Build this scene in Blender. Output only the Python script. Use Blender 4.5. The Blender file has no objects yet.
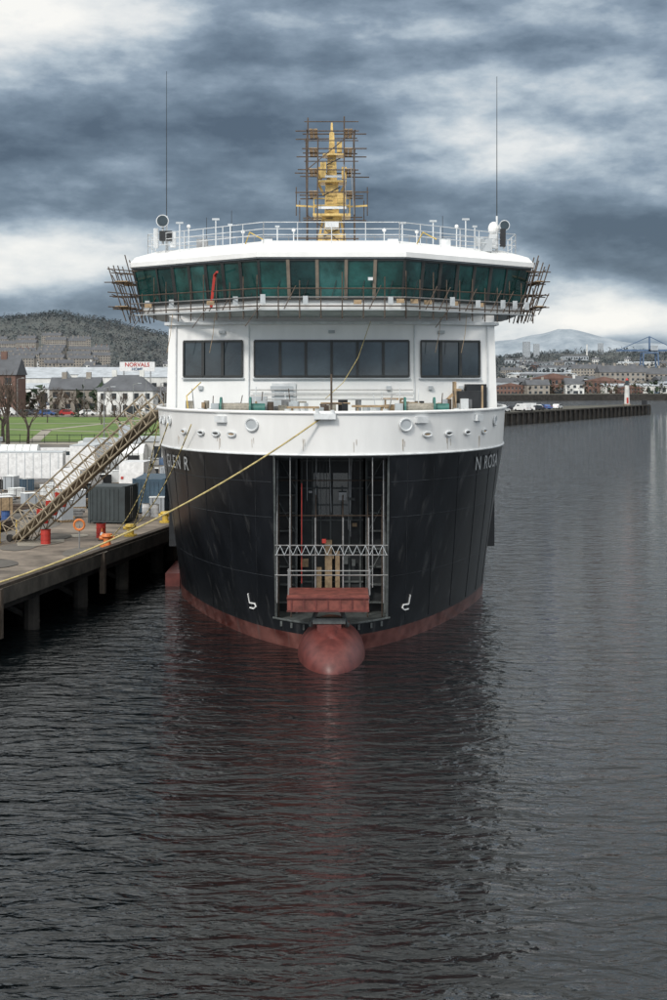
import bpy, bmesh, math, random
import numpy as np
from mathutils import Vector, Matrix, noise
random.seed(7); np.random.seed(7)
scene=bpy.context.scene
COL=scene.collection
# ------------------------------------------------------------------ materials
def mat(name,col,rough=.6,metal=0,var=.15,scale=3.0,bump=0.0,spec=.5,stretch=(1,1,1),col2=None):
    m=bpy.data.materials.new(name); m.use_nodes=True
    nt=m.node_tree; b=nt.nodes['Principled BSDF']
    b.inputs['Roughness'].default_value=rough; b.inputs['Metallic'].default_value=metal
    b.inputs['Specular IOR Level'].default_value=spec
    tc=nt.nodes.new('ShaderNodeTexCoord'); mp=nt.nodes.new('ShaderNodeMapping')
    mp.inputs['Scale'].default_value=stretch
    nt.links.new(tc.outputs['Object'],mp.inputs['Vector'])
    n=nt.nodes.new('ShaderNodeTexNoise'); n.inputs['Scale'].default_value=scale; n.inputs['Detail'].default_value=5
    n.inputs['Roughness'].default_value=.65
    nt.links.new(mp.outputs['Vector'],n.inputs['Vector'])
    r=nt.nodes.new('ShaderNodeValToRGB')
    c2=col2 if col2 else tuple(min(1,c*(1+var)) for c in col)
    c1=tuple(c*(1-var) for c in col) if not col2 else col
    r.color_ramp.elements[0].position=.35; r.color_ramp.elements[0].color=(*c1,1)
    r.color_ramp.elements[1].position=.65; r.color_ramp.elements[1].color=(*c2,1)
    nt.links.new(n.outputs['Fac'],r.inputs['Fac']); nt.links.new(r.outputs['Color'],b.inputs['Base Color'])
    if bump>0:
        bp=nt.nodes.new('ShaderNodeBump'); bp.inputs['Strength'].default_value=1; bp.inputs['Distance'].default_value=bump
        nt.links.new(n.outputs['Fac'],bp.inputs['Height']); nt.links.new(bp.outputs['Normal'],b.inputs['Normal'])
    return m
WHITE=mat('white_paint',(.79,.79,.78),.38,0,.06,.6,.006,stretch=(1,1,.22))
WHITE2=mat('white_trim',(.60,.62,.63),.45,0,.14,2)
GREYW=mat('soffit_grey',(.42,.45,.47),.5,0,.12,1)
TEALS=[mat('bridge_glass',c,.05,0,.55,.7,0,.7) for c in((.009,.046,.044),(.014,.068,.063),(.007,.030,.031),(.022,.080,.077))]
DG=[mat('deckhouse_glass',c,.05,0,.5,.5,0,.7) for c in((.026,.040,.048),(.042,.056,.064),(.018,.026,.031))]  # bluish base colour stands in for sky reflected in the panes
DGLASS=DG[0]
FRAME=mat('window_frame',(.025,.027,.027),.5)
MULL=mat('mullion_brown',(.17,.14,.11),.6)
BLACK=mat('black_steel',(.014,.015,.017),.45,0,.4,2)
STEEL=mat('galvanised_tube',(.30,.30,.30),.45,.6,.2,4)
RUST=mat('scaffold_tube',(.085,.062,.047),.6,.3,.35,5)
BOARD=mat('scaffold_board',(.32,.23,.14),.8,0,.3,4)
GOLD=mat('mast_primer',(.55,.39,.14),.5,0,.25,3)
RED=mat('red_oxide',(.075,.019,.017),.45,0,.3,1.5,.012,col2=(.15,.040,.034))
REDB=mat('bright_red',(.40,.035,.025),.5,0,.15)
PRIMER=mat('red_primer_platform',(.145,.040,.030),.65,0,.4,2)
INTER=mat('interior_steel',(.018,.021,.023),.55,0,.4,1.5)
INTER2=mat('interior_frame',(.085,.095,.095),.55,0,.35,3)
GREEN=mat('winch_green',(.03,.13,.11),.5,0,.2)
ROPE=mat('yellow_rope',(.42,.34,.15),.85,0,.25,8)
DRUMR=mat('winch_rope',(.27,.25,.21),.85,0,.25,8)
YEL=mat('yellow_paint',(.55,.38,.06),.55,0,.25)
ORANGE=mat('orange_paint',(.58,.17,.04),.55,0,.2)
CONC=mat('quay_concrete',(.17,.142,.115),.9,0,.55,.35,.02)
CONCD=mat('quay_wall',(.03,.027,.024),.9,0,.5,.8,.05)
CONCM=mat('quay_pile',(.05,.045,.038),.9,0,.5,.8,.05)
TIMBER=mat('timber',(.05,.038,.028),.9,0,.45,2,.02)
ASPH=mat('asphalt',(.125,.115,.102),.9,0,.4,.12,.01)
GROUND=mat('ground',(.06,.058,.045),.95,0,.4,.02)
GRASS=mat('grass',(.065,.12,.022),.95,0,.4,.15,.03,col2=(.12,.18,.035))
PATH=mat('path',(.26,.24,.2),.9,0,.2,.5)
BARK=mat('bark',(.06,.047,.037),.95,0,.35,3)
TWIG=mat('twigs',(.075,.056,.043),.95,0,.4,.5)
def simple(n,c,r=.8,v=.2,s=.3): return mat(n,c,r,0,v,s)
HEDGE=simple('evergreen',(.028,.045,.024),.95,.4,.2)
OLIVE=simple('olive_foliage',(.06,.062,.034),.95,.3,.2)
HZ1=simple('hazed_evergreen',(.045,.060,.068),.95,.25,.05)  # distance haze put into the base colour as a blue-grey shift
HZ2=simple('hazed_winter_wood',(.070,.075,.080),.95,.25,.05)  # bare woods with aerial haze mixed into their colour
BRICK=simple('red_brick',(.15,.085,.068)); SAND=simple('sandstone',(.26,.235,.205)); REND=simple('render_white',(.60,.60,.58))
SLATE=simple('slate_roof',(.085,.09,.10)); GREYCL=simple('grey_cladding',(.36,.39,.42)); BLUECL=simple('blue_cladding',(.08,.13,.22))
WIN=simple('window_dark',(.03,.035,.04),.2)
HILLM=mat('hazed_hill_heath',(.048,.060,.060),.95,0,.4,.012,0,col2=(.085,.090,.085))  # heath tones turned bluish in the colour to imitate haze
HILLF=mat('hazed_far_moor',(.17,.21,.25),.95,0,.2,.004,0,col2=(.33,.37,.41))  # pale blue paints the haze of distance onto the mountain
TYRE=mat('rubber',(.02,.02,.02),.8)
CWHITE=mat('car_white',(.7,.7,.7),.3); CRED=mat('car_red',(.35,.03,.03),.3); CBLUE=mat('car_blue',(.05,.1,.25),.3); CDARK=mat('car_dark',(.04,.04,.05),.3)
TENT=mat('tent_canvas',(.72,.74,.74),.7,0,.1,1)
CONTG=mat('container_dark',(.032,.042,.045),.6,0,.25,1)
CONTB=mat('container_blue',(.04,.075,.11),.6,0,.25,1)
def hull_mat():
    m=mat('hull_paint',(.012,.013,.015),.3,0,.4,.6,.006,.5,stretch=(1,1,.2))
    nt=m.node_tree; b=nt.nodes['Principled BSDF']
    ramp=[n for n in nt.nodes if n.type=='VALTORGB'][0]; tc=[n for n in nt.nodes if n.type=='TEX_COORD'][0]
    ramp.color_ramp.elements[0].color=(.006,.007,.009,1); ramp.color_ramp.elements[1].color=(.015,.017,.021,1)
    sx=nt.nodes.new('ShaderNodeSeparateXYZ'); nt.links.new(tc.outputs['Object'],sx.inputs[0])
    n2=nt.nodes.new('ShaderNodeTexNoise'); n2.inputs['Scale'].default_value=1.2; n2.inputs['Detail'].default_value=8
    nt.links.new(tc.outputs['Object'],n2.inputs['Vector'])
    rr=nt.nodes.new('ShaderNodeValToRGB'); e=rr.color_ramp.elements
    e[0].position=.35; e[0].color=(.065,.018,.015,1); e[1].position=.7; e[1].color=(.17,.07,.06,1)
    nt.links.new(n2.outputs['Fac'],rr.inputs['Fac'])
    gt=nt.nodes.new('ShaderNodeMath'); gt.operation='LESS_THAN'; gt.inputs[1].default_value=.75
    nt.links.new(sx.outputs['Z'],gt.inputs[0])
    mx=nt.nodes.new('ShaderNodeMix'); mx.data_type='RGBA'
    nt.links.new(gt.outputs[0],mx.inputs['Factor']); nt.links.new(ramp.outputs['Color'],mx.inputs[6]); nt.links.new(rr.outputs['Color'],mx.inputs[7])
    n3=nt.nodes.new('ShaderNodeTexNoise'); n3.inputs['Scale'].default_value=2.0; n3.inputs['Detail'].default_value=9
    mp=nt.nodes.new('ShaderNodeMapping'); mp.inputs['Scale'].default_value=(1.2,1.2,.06)
    nt.links.new(tc.outputs['Object'],mp.inputs[0]); nt.links.new(mp.outputs[0],n3.inputs['Vector'])
    r3=nt.nodes.new('ShaderNodeValToRGB'); r3.color_ramp.elements[0].position=.58; r3.color_ramp.elements[0].color=(0,0,0,1)
    r3.color_ramp.elements[1].position=.82; r3.color_ramp.elements[1].color=(.5,.5,.5,1)
    nt.links.new(n3.outputs['Fac'],r3.inputs['Fac'])
    m2=nt.nodes.new('ShaderNodeMix'); m2.data_type='RGBA'; m2.inputs[7].default_value=(.12,.12,.12,1)
    nt.links.new(r3.outputs['Color'],m2.inputs['Factor']); nt.links.new(mx.outputs[2],m2.inputs[6])
    nt.links.new(m2.outputs[2],b.inputs['Base Color'])
    return m
HULL=hull_mat()
# ------------------------------------------------------------------ mesh builder
class MB:
    def __init__(s): s.v=[];s.f=[];s.mi=[];s.mats=[]
    def m(s,mt):
        if mt not in s.mats: s.mats.append(mt)
        return s.mats.index(mt)
    def add(s,vs,fs,mt):
        o=len(s.v); s.v+= [tuple(v) for v in vs]; k=s.m(mt)
        for f in fs: s.f.append(tuple(i+o for i in f)); s.mi.append(k)
    def box(s,c,d,mt,rz=0):
        cx,cy,cz=c; hx,hy,hz=d[0]/2,d[1]/2,d[2]/2; ca,sa=math.cos(rz),math.sin(rz)
        vs=[]
        for x,y,z in [(-1,-1,-1),(1,-1,-1),(1,1,-1),(-1,1,-1),(-1,-1,1),(1,-1,1),(1,1,1),(-1,1,1)]:
            X,Y=x*hx,y*hy; vs.append((cx+X*ca-Y*sa,cy+X*sa+Y*ca,cz+z*hz))
        s.add(vs,[(3,2,1,0),(4,5,6,7),(0,1,5,4),(1,2,6,5),(2,3,7,6),(3,0,4,7)],mt)
    def tube(s,p,q,r,mt,n=6,r2=None):
        p=Vector(p);q=Vector(q);d=q-p
        if d.length<1e-6:return
        d.normalize(); a=d.orthogonal().normalized(); b=d.cross(a); r2=r if r2 is None else r2
        vs=[]
        for i in range(n):
            t=2*math.pi*i/n; o=a*math.cos(t)+b*math.sin(t); vs.append(p+o*r); 
        for i in range(n):
            t=2*math.pi*i/n; o=a*math.cos(t)+b*math.sin(t); vs.append(q+o*r2)
        fs=[(i,(i+1)%n,n+(i+1)%n,n+i) for i in range(n)]+[tuple(range(n-1,-1,-1)),tuple(range(n,2*n))]
        s.add(vs,fs,mt)
    def path(s,pts,r,mt,n=5):
        for a,b in zip(pts[:-1],pts[1:]): s.tube(a,b,r,mt,n)
    def beam(s,p,q,w,h,mt):
        p=Vector(p);q=Vector(q);d=(q-p).normalized(); up=Vector((0,0,1))
        if abs(d.z)>.98: up=Vector((0,1,0))
        a=d.cross(up).normalized()*w/2; b=a.cross(d).normalized()*h/2
        vs=[p-a-b,p+a-b,p+a+b,p-a+b,q-a-b,q+a-b,q+a+b,q-a+b]
        s.add(vs,[(0,1,2,3),(7,6,5,4),(1,0,4,5),(2,1,5,6),(3,2,6,7),(0,3,7,4)],mt)
    def prism(s,poly,z0,z1,mt,poly2=None,top=None):
        poly2=poly2 or poly; n=len(poly)
        vs=[(x,y,z0) for x,y in poly]+[(x,y,z1) for x,y in poly2]
        s.add(vs,[(i,(i+1)%n,n+(i+1)%n,n+i) for i in range(n)]+[tuple(range(n-1,-1,-1))],mt)
        s.add([(x,y,z1) for x,y in poly2],[tuple(range(n))],top or mt)
    def sphere(s,c,r,mt,nu=14,nv=8):
        if not hasattr(r,'__len__'): r=(r,r,r)
        vs=[];fs=[]
        for j in range(nv+1):
            ph=math.pi*j/nv
            for i in range(nu):
                t=2*math.pi*i/nu; vs.append((c[0]+r[0]*math.sin(ph)*math.cos(t),c[1]+r[1]*math.sin(ph)*math.sin(t),c[2]+r[2]*math.cos(ph)))
        for j in range(nv):
            for i in range(nu):
                a=j*nu+i;b=j*nu+(i+1)%nu; fs.append((a,a+nu,b+nu,b))
        s.add(vs,fs,mt)
    def obj(s,name,parent=None,smooth=False,loc=None):
        me=bpy.data.meshes.new(name); me.from_pydata(s.v,[],s.f)
        for mt in s.mats: me.materials.append(mt)
        me.polygons.foreach_set('material_index',s.mi)
        if smooth: me.polygons.foreach_set('use_smooth',[True]*len(me.polygons))
        me.update(); o=bpy.data.objects.new(name,me); COL.objects.link(o)
        if parent: o.parent=parent
        if loc: o.location=loc
        return o
def empty(name,loc=(0,0,0)):
    e=bpy.data.objects.new(name,None); COL.objects.link(e); e.location=loc; return e
# ------------------------------------------------------------------ FERRY
ferry=empty('car_ferry',(-.1,0,0))
def hp(z):
    s=max(0,min(1,z/9.3))**1.15
    ex=max(0,z-9.3)
    return dict(a=1.15+1.25*s,b=.6-.05*s,L=18-2*s,B=8.95+.55*s+ex*.05,ys=67-1.2*s-ex*.12)
def hx(z,t):
    p=hp(z); return p['B']*(1-(1-t)**p['a'])**p['b'] if t<1 else p['B']
def ht(z,x):
    p=hp(z); x=min(abs(x),p['B']*.99999); return 1-(1-(x/p['B'])**(1/p['b']))**(1/p['a'])
def hY(z,x):
    p=hp(z); return p['ys']+ht(z,x)*p['L']
OPX=2.72
def hull_strip(name,zs,x0,mt,nc=44,aft=168,clus=1.7,xin=0.0):
    mb=MB()
    for sg in (-1,1):
        rows=[]
        for z in zs:
            p=hp(z); t0=ht(z,x0) if x0>0 else 0
            row=[]
            for i in range(nc+1):
                t=t0+(1-t0)*(i/nc)**clus
                row.append((sg*max(0,hx(z,t)-xin),p['ys']+t*p['L']+xin*(1-t),z))
            for Y in (95,120,145,aft): row.append((sg*(p['B']-xin),Y,z))
            rows.append(row)
        n=len(rows[0]); vs=[v for r in rows for v in r]; fs=[]
        for j in range(len(rows)-1):
            for i in range(n-1):
                q=(j*n+i,j*n+i+1,(j+1)*n+i+1,(j+1)*n+i); fs.append(q if sg>0 else q[::-1])
        mb.add(vs,fs,mt)
    return mb.obj(name,ferry,True)
hull_strip('hull_upper',[1.3+8*i/14 for i in range(15)],OPX,HULL)
hull_strip('hull_lower',[-1.5,-.5,0,.4,.84,.86,1.1,1.3],0,HULL,clus=2.2)
hull_strip('bulwark',[9.3,9.6,10.1,10.7,11.25],0,WHITE,clus=2.6)
hull_strip('bulwark_inner',[9.9,11.25],0,WHITE2,clus=2.6,xin=.16)
def plan(z,xin=0,nc=30,aft=168,clus=2.4):
    p=hp(z); r=[]
    for i in range(nc+1):
        t=(i/nc)**clus; r.append((max(0,hx(z,t)-xin),p['ys']+t*p['L']+xin*(1-t)))
    r.append((p['B']-xin,aft)); 
    return [(-x,y) for x,y in r[::-1]]+r[1:]
mb=MB()
pl=plan(9.9,.1); mb.add([(x,y,9.9) for x,y in pl],[tuple(range(len(pl)))],simple('foredeck_green',(.07,.12,.10)))
for z,w,o,mt in((11.27,.16,0.0,WHITE),(9.3,.10,.02,WHITE2)):
    pts=plan(z,-.02,nc=60,clus=2.0)
    for a,b in zip(pts[:-1],pts[1:]): mb.tube((*a,z),(*b,z),w/2,mt,8)
pl=plan(1.3,0.02); mb.add([(x,y,1.28) for x,y in pl],[tuple(range(len(pl)))],INTER2)
mb.add([(x,168,z) for x,z in((-9.3,-1.5),(9.3,-1.5),(9.5,11.2),(-9.5,11.2))],[(0,1,2,3)],HULL)
mb.obj('decks_and_rails',ferry)
mb=MB()
SEAM=mat('weld_seam',(.024,.027,.031),.35,0,.3,3)
for sg in(-1,1):
    for x in(3.6,4.9,6.2,7.3,8.1,8.7):
        pts=[(sg*x,hY(z,x)-.008,z) for z in[.9+8.2*k/12 for k in range(13)]]
        mb.path(pts,.016,SEAM,4)
    for z in(3.4,6.3,8.0):
        pts=[(sg*x,hY(z,x)-.006,z) for x in[2.8+5.9*k/16 for k in range(17)]]
        mb.path(pts,.013,SEAM,4)
mb.obj('weld_seams',ferry)
mb=MB(); mb.sphere((0,67,-.12),(1.58,5.0,1.72),RED,36,24)
mb.sphere((0,66.2,.9),(.55,2.6,.75),RED,20,12)
mb.obj('bulbous_bow',ferry,True)
mb=MB()
yb=76
for sg in(-1,1):
    n=10
    for i in range(n):
        z0=1.3+8*i/n; z1=1.3+8*(i+1)/n
        a=hY(z0,OPX);b=hY(z1,OPX)
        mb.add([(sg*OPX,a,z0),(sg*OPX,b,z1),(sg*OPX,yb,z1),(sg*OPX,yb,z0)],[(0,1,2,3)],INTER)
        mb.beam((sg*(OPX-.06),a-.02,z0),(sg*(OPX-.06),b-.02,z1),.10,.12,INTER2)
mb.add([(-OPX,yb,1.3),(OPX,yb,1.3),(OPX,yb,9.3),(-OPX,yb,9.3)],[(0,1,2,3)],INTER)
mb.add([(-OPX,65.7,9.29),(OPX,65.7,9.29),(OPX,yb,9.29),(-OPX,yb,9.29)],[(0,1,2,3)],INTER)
mb.beam((-OPX,66.9,9.2),(OPX,66.9,9.2),.16,.18,INTER2)
for sg in(-1,1):
    for k in range(9):
        z=1.8+k*.88
        mb.box((sg*2.2,70.6,z),(.95,.35,.07),INTER2)
    mb.box((sg*1.72,70.4,5.3),(.10,.3,8),INTER2); mb.box((sg*2.62,70.4,5.3),(.12,.3,8),INTER2)
    mb.box((sg*2.2,71,5.3),(1,.05,8),INTER)
    for zz in (3,5.2,7.4): mb.tube((sg*1.75,70.3,zz),(sg*2.6,70.3,zz+1.6),.03,INTER2)
mb.box((0,72.2,5.6),(3.2,.2,7.2),INTER)
for x in(-1.5,-.95,-.05,.9,1.45): mb.box((x,72.05,5.6),(.09,.1,7.2),INTER2)
for z in(2.6,4.1,5.7,7.3,8.7): mb.box((0,72.02,z),(3.2,.1,.08),INTER2)
mb.box((-.5,72.08,7.0),(.8,.03,2.2),DGLASS); mb.box((.45,72.08,7.0),(.75,.03,2.2),DGLASS)
mb.box((-.15,71.6,3.3),(.35,.1,2.9),BOARD); mb.box((.3,71.55,3.1),(.22,.1,2.2),BOARD)
mb.box((-.62,71.5,2.7),(.25,.1,1.4),BOARD)
mb.box((-.35,68.5,5.05),(.2,.1,.2),REDB)
rq=random.Random(4)
for k in range(14):
    x=rq.uniform(-1.5,1.5); mb.tube((x,71.9,9.2),(x+rq.uniform(-.1,.1),71.8,rq.uniform(4,8)),.02,rq.choice([INTER2,BLACK,STEEL]),4)
for k in range(10):
    mb.box((rq.uniform(-1.4,1.4),71.7+k*.004,rq.uniform(2.0,7.5)),(rq.uniform(.1,.4),.12,rq.uniform(.1,.5)),rq.choice([INTER2,INTER2,STEEL,BOARD]))
for x in(-2.55,-1.95,-.75,.55,1.75,2.45):
    mb.tube((x,67.2,2.3),(x,67.2,6.3 if abs(x)<2 else 9.0),.035,STEEL)
    mb.tube((x,69.2,1.3),(x,69.2,7.2),.035,RUST)
for z in(3.6,4.55,5.0): mb.tube((-2.65,67.15,z),(2.65,67.15,z),.03,STEEL)
for z in(3.3,6.2,7.9): mb.tube((-2.65,69.2,z),(2.65,69.2,z),.03,RUST)
x=-2.6
while x<2.5:
    mb.tube((x,67.1,4.55),(x+.2,67.1,5.0),.016,GREYW,4); mb.tube((x+.2,67.1,5.0),(x+.4,67.1,4.55),.016,GREYW,4); x+=.4
mb.tube((-1.4,67.3,3.2),(-1.4,67.3,7.9),.018,REDB); 
for sg in(-1,1): mb.tube((sg*1.9,66,3.2),(sg*1.9,66,9.2),.025,STEEL)
mb.box((-.15,66.0,2.95),(3.7,2.4,.12),PRIMER); mb.box((-.15,64.86,2.6),(3.7,.12,.62),PRIMER)
for sg in(-1,1): mb.box((-.15+sg*1.8,66,2.6),(.1,2.3,.6),PRIMER)
for i in range(7): mb.box((-1.8+i*.55,64.78,2.6),(.06,.05,.6),RED)
mb.box((-.15,64.76,2.31),(3.74,.08,.07),RED); mb.box((-.15,64.76,2.9),(3.74,.08,.07),RED)
for sg in(-1,1):
    mb.beam((sg*.55-.1,65.2,2.3),(sg*.85-.1,65.8,1.45),.14,.14,INTER2)
    mb.tube((sg*1.85-.1,65,3),(sg*1.85-.1,65,4.2),.03,STEEL)
mb.box((-.1,65.6,1.75),(1.5,.5,.25),INTER2); mb.box((-.1,65.6,1.45),(1.1,.6,.3),RED)
mb.tube((-2,65,4.1),(1.75,65,4.1),.025,STEEL)
for sg in(-1,1):
    pts=[(sg*x,hY(1.3,x)-.04,1.33) for x in(0.02,.6,1.2,1.8,2.4,2.8)]
    mb.path(pts,.05,INTER2,6)
    for x in(.7,1.3,1.9,2.4): mb.box((sg*x,hY(1.1,x)-.05,1.12),(.10,.1,.25),INTER2)
mb.obj('bow_opening',ferry)
def mark(mb,segs,xc,zc,flip,w=.06):
    for (x0,z0),(x1,z1) in segs:
        N=4
        for k in range(N):
            a=k/N;b=(k+1)/N
            xa,za=xc+flip*(x0+(x1-x0)*a),zc+z0+(z1-z0)*a
            xb,zb=xc+flip*(x0+(x1-x0)*b),zc+z0+(z1-z0)*b
            mb.beam((xa,hY(za,xa)-.04,za),(xb,hY(zb,xb)-.04,zb),.05,w,WHITE)
mb=MB()
seg=[((-.19,.38),(-.12,-.08)),((-.12,-.08),(.16,-.06)),((.16,-.06),(.22,-.2)),((.22,-.2),(.1,-.34)),((.10,-.34),(-.12,-.34))]
mark(mb,seg,-3.9,1.9,1); mark(mb,seg,3.65,1.9,-1)
mb.obj('bulbous_bow_marks',ferry)
mb=MB()
for sg in(-1,1):
    mb.box((sg*9.42,88,4.6),(.55,5.5,3.6),BLACK)
    mb.beam((sg*9.3,84.2,7.6),(sg*9.25,91,7.2),.4,.5,BLACK)
mb.obj('side_pockets',ferry)
def arc_table(z,sg):
    pts=[];p=hp(z)
    for i in range(400):
        t=(i/399)**1.6; pts.append((hx(z,t),p['ys']+t*p['L']))
    s=[0]
    for a,b in zip(pts[:-1],pts[1:]): s.append(s[-1]+math.hypot(b[0]-a[0],b[1]-a[1]))
    return pts,s
LET=mat('lettering_paint',(.45,.47,.48),.5,0,.3,4)
def name_text(sg,body,x_start,size,zb):
    cu=bpy.data.curves.new('name','FONT'); cu.body=body; cu.size=size; cu.space_character=1.15; cu.offset=.004
    o=bpy.data.objects.new('tmp',cu); COL.objects.link(o)
    bpy.context.view_layer.update()
    me=bpy.data.meshes.new_from_object(o.evaluated_get(bpy.context.evaluated_depsgraph_get()))
    bpy.data.objects.remove(o)
    W=max(v.co.x for v in me.vertices)
    pts,s=arc_table(8.6,sg)
    s0=np.interp(x_start,[p[0] for p in pts],s)
    for v in me.vertices:
        u,h=v.co.x,v.co.y
        ss=s0+(u if sg>0 else W-u)
        x=np.interp(ss,s,[p[0] for p in pts]); y=np.interp(ss,s,[p[1] for p in pts])
        z=zb+h
        yy=hY(z,x) if x<9.2 else y
        i=int(np.searchsorted(s,ss)); i=min(max(i,1),398)
        tx,ty=pts[i+1][0]-pts[i-1][0],pts[i+1][1]-pts[i-1][1]; L=math.hypot(tx,ty); nx,ny=ty/L,-tx/L
        v.co=Vector((sg*(x+nx*.07),yy+ny*.07,z))
    me.materials.clear(); me.materials.append(LET)
    ob=bpy.data.objects.new('name_lettering',me); COL.objects.link(ob); ob.parent=ferry
name_text(-1,'GLEN R',7.05,1.0,8.25); name_text(1,'N ROSA',7.1,1.0,8.25)
def onb(x,z,off=.0):
    sg=1 if x>=0 else -1; ax=abs(x); y=hY(z,ax); y2=hY(z,ax+.05); y1=hY(z,max(0,ax-.05))
    tx,ty=.1 if ax>.05 else .05+ax,(y2-y1); L=math.hypot(tx,ty); n=Vector((sg*ty/L,-tx/L,0))
    return Vector((x,y,z))+n*off,n
def ringpad(mb,x,z,rx,rz,mt_r,mt_c,off=.06):
    p,n=onb(x,z,.0); t=Vector((-n.y,n.x,0)); N=18
    pts=[p+n*off+t*(rx*math.cos(2*math.pi*i/N))+Vector((0,0,rz*math.sin(2*math.pi*i/N))) for i in range(N)]
    for i in range(N): mb.tube(pts[i],pts[(i+1)%N],.05,mt_r,6)
    mb.add([q for q in pts],[tuple(range(N))],mt_c)
mb=MB()
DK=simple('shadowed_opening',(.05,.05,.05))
for x,rx,rz in((-8.6,.22,.22),(-8.2,.22,.22),(-3.7,.34,.28),(3.45,.34,.28),(-8.9,.2,.18),(8.3,.24,.24)):
    ringpad(mb,x,10.68,rx,rz,WHITE2,GREYW)
for x in(-7.3,-6.3,-5.5,-4.7,4.5,5.6,6.6,7.6):
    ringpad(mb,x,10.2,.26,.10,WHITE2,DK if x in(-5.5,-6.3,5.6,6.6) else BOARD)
p,n=onb(-.3,11.05,.1); mb.box((-.3,p.y-.05,11.1),(1.0,.35,.25),WHITE2)
for x in(-.65,.05): mb.tube((x,p.y-.1,10.95),(x,p.y-.1,11.4),.09,WHITE2,8)
for x in (4.2,7.2,-5.2): 
    p,n=onb(x,10.9,.08); mb.box(tuple(p),(.7,.2,.3),WHITE2,math.atan2(n.y,n.x)+math.pi/2)
mb.obj('fairleads',ferry)
mb=MB(); STN=mat('rust_stain',(.36,.31,.25),.7,0,.3,3)
for x in(-7.5,-5.5,-3.7,-1.2,1.0,3.4,5.6,7.4):
    for k in range(3):
        xx=x+rq.uniform(-.2,.2); z1=10.1-rq.random()*.2; z0=z1-rq.uniform(.2,.6)
        p1,_=onb(xx,z1,.006); p0,_=onb(xx+.01,z0,.006); mb.tube(p0,p1,.009,STN,4,.016)
mb.obj('rust_runs',ferry)
# ---- superstructure
mb=MB()
housel=[(-9.2,79.2),(-4.55,77.7),(4.55,77.7),(9.2,79.2),(9.2,150),(-9.2,150)]
houset=[(-9.0,79.3),(-4.55,77.85),(4.55,77.85),(9.0,79.3),(9.0,150),(-9.0,150)]
mb.prism(housel,9.8,16.3,WHITE,houset)
led=[(-9.25,79.1),(-4.6,77.5),(4.6,77.5),(9.25,79.1),(9.25,84),(-9.25,84)]
mb.prism(led,15.75,15.9,WHITE2)
mb.obj('deckhouse',ferry)
def wall_windows(mb,a,b,z0,z1,n,glasses,fr,mull,off=.03,lean=None,mw=.09,seed=0):
    rg=random.Random(seed)
    a=Vector((*a,z0)); b=Vector((*b,z0)); c=Vector((*(lean[1] if lean else b[:2]),z1)); d=Vector((*(lean[0] if lean else a[:2]),z1))
    nrm=(b-a).cross(d-a).normalized()
    if nrm.y>0: nrm=-nrm
    o=nrm*off
    for i in range(n):
        f0=i/n;f1=(i+1)/n
        mb.add([a.lerp(b,f0)+o,a.lerp(b,f1)+o,d.lerp(c,f1)+o,d.lerp(c,f0)+o],[(0,1,2,3)],rg.choice(glasses))
    o2=nrm*(off+.03)
    for p,q in((a,b),(d,c),(a,d),(b,c)): mb.beam(p+o2,q+o2,.08,.12,fr)
    for i in range(1,n):
        f=i/n; mb.beam(a.lerp(b,f)+o2,d.lerp(c,f)+o2,mw,mw,mull)
mb=MB()
def fy(x,z):
    k=(z-9.8)/6.5; ax=abs(x)
    y0=77.7 if ax<4.55 else 77.7+(ax-4.55)/4.65*1.5
    return y0+.15*k
for x0,x1,n in((-8.15,-4.85,3),(-4.2,4.2,6),(4.85,8.15,3)):
    wall_windows(mb,(x0,fy(x0,12.9)-.02),(x1,fy(x1,12.9)-.02),12.92,14.85,n,DG,FRAME,FRAME,.03,((x0,fy(x0,14.85)-.02),(x1,fy(x1,14.85)-.02)),.15,n)
mb.box((-2.6,77.68,11.6),(1.3,.1,1.9),WHITE2); mb.box((-2.6,77.6,11.6),(1.0,.05,1.6),GREYW)
mb.box((7.9,78.6,11.5),(1.2,.3,2.0),BLACK,.33); mb.box((6.9,78.2,11.3),(.3,.3,1.9),BOARD,.33)
for x in(-8.6,-4.5,4.5,8.6): mb.tube((x,fy(x,12)-.08,10),(x,fy(x,12)-.0,15.7),.04,WHITE2)
for x in(-6,0,6): mb.box((x,fy(x,15.3)-.12,15.35),(.35,.22,.16),GREYW)
for x in(-7.2,-3.2,3.1,5.4,7.1): mb.box((x,fy(x,12.4)-.1,12.3),(.25,.15,.2),GREYW)
for z in(11.9,12.2): mb.path([(-4.4,77.5,z),(4.4,77.5,z)],.025,STEEL)
for x0,x1 in((-8.15,-4.85),(-4.2,4.2),(4.85,8.15)): mb.beam((x0-.1,fy(x0,12.8)-.1,12.8),(x1+.1,fy(x1,12.8)-.1,12.8),.12,.07,GREYW)
mb.obj('front_windows',ferry)
# ---- bridge
def poly_b(o):
    k=o
    return [(-10.6-k,84.5),(-10.6-k,80.9-k*.3),(-9.4-k*.6,79.9-k*.8),(-3.6-k*.3,74.2-k),(3.6+k*.3,74.2-k),(9.4+k*.6,79.9-k*.8),(10.6+k,80.9-k*.3),(10.6+k,84.5),(8.5,86.5),(-8.5,86.5)]
mb=MB()
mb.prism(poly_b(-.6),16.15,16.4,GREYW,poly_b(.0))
mb.prism(poly_b(.0),16.4,16.9,WHITE,poly_b(.10))
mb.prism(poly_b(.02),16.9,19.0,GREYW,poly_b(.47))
mb.prism(poly_b(.80),19.06,19.32,WHITE)
mb.prism(poly_b(.75),19.32,19.62,WHITE,poly_b(.5))
mb.prism(poly_b(.5),19.62,20.05,WHITE,poly_b(-.9))
mb.prism(poly_b(.66),18.99,19.06,GREYW)
mb.obj('wheelhouse',ferry)
mb=MB()
pb,pt=poly_b(.14),poly_b(.53)
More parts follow.
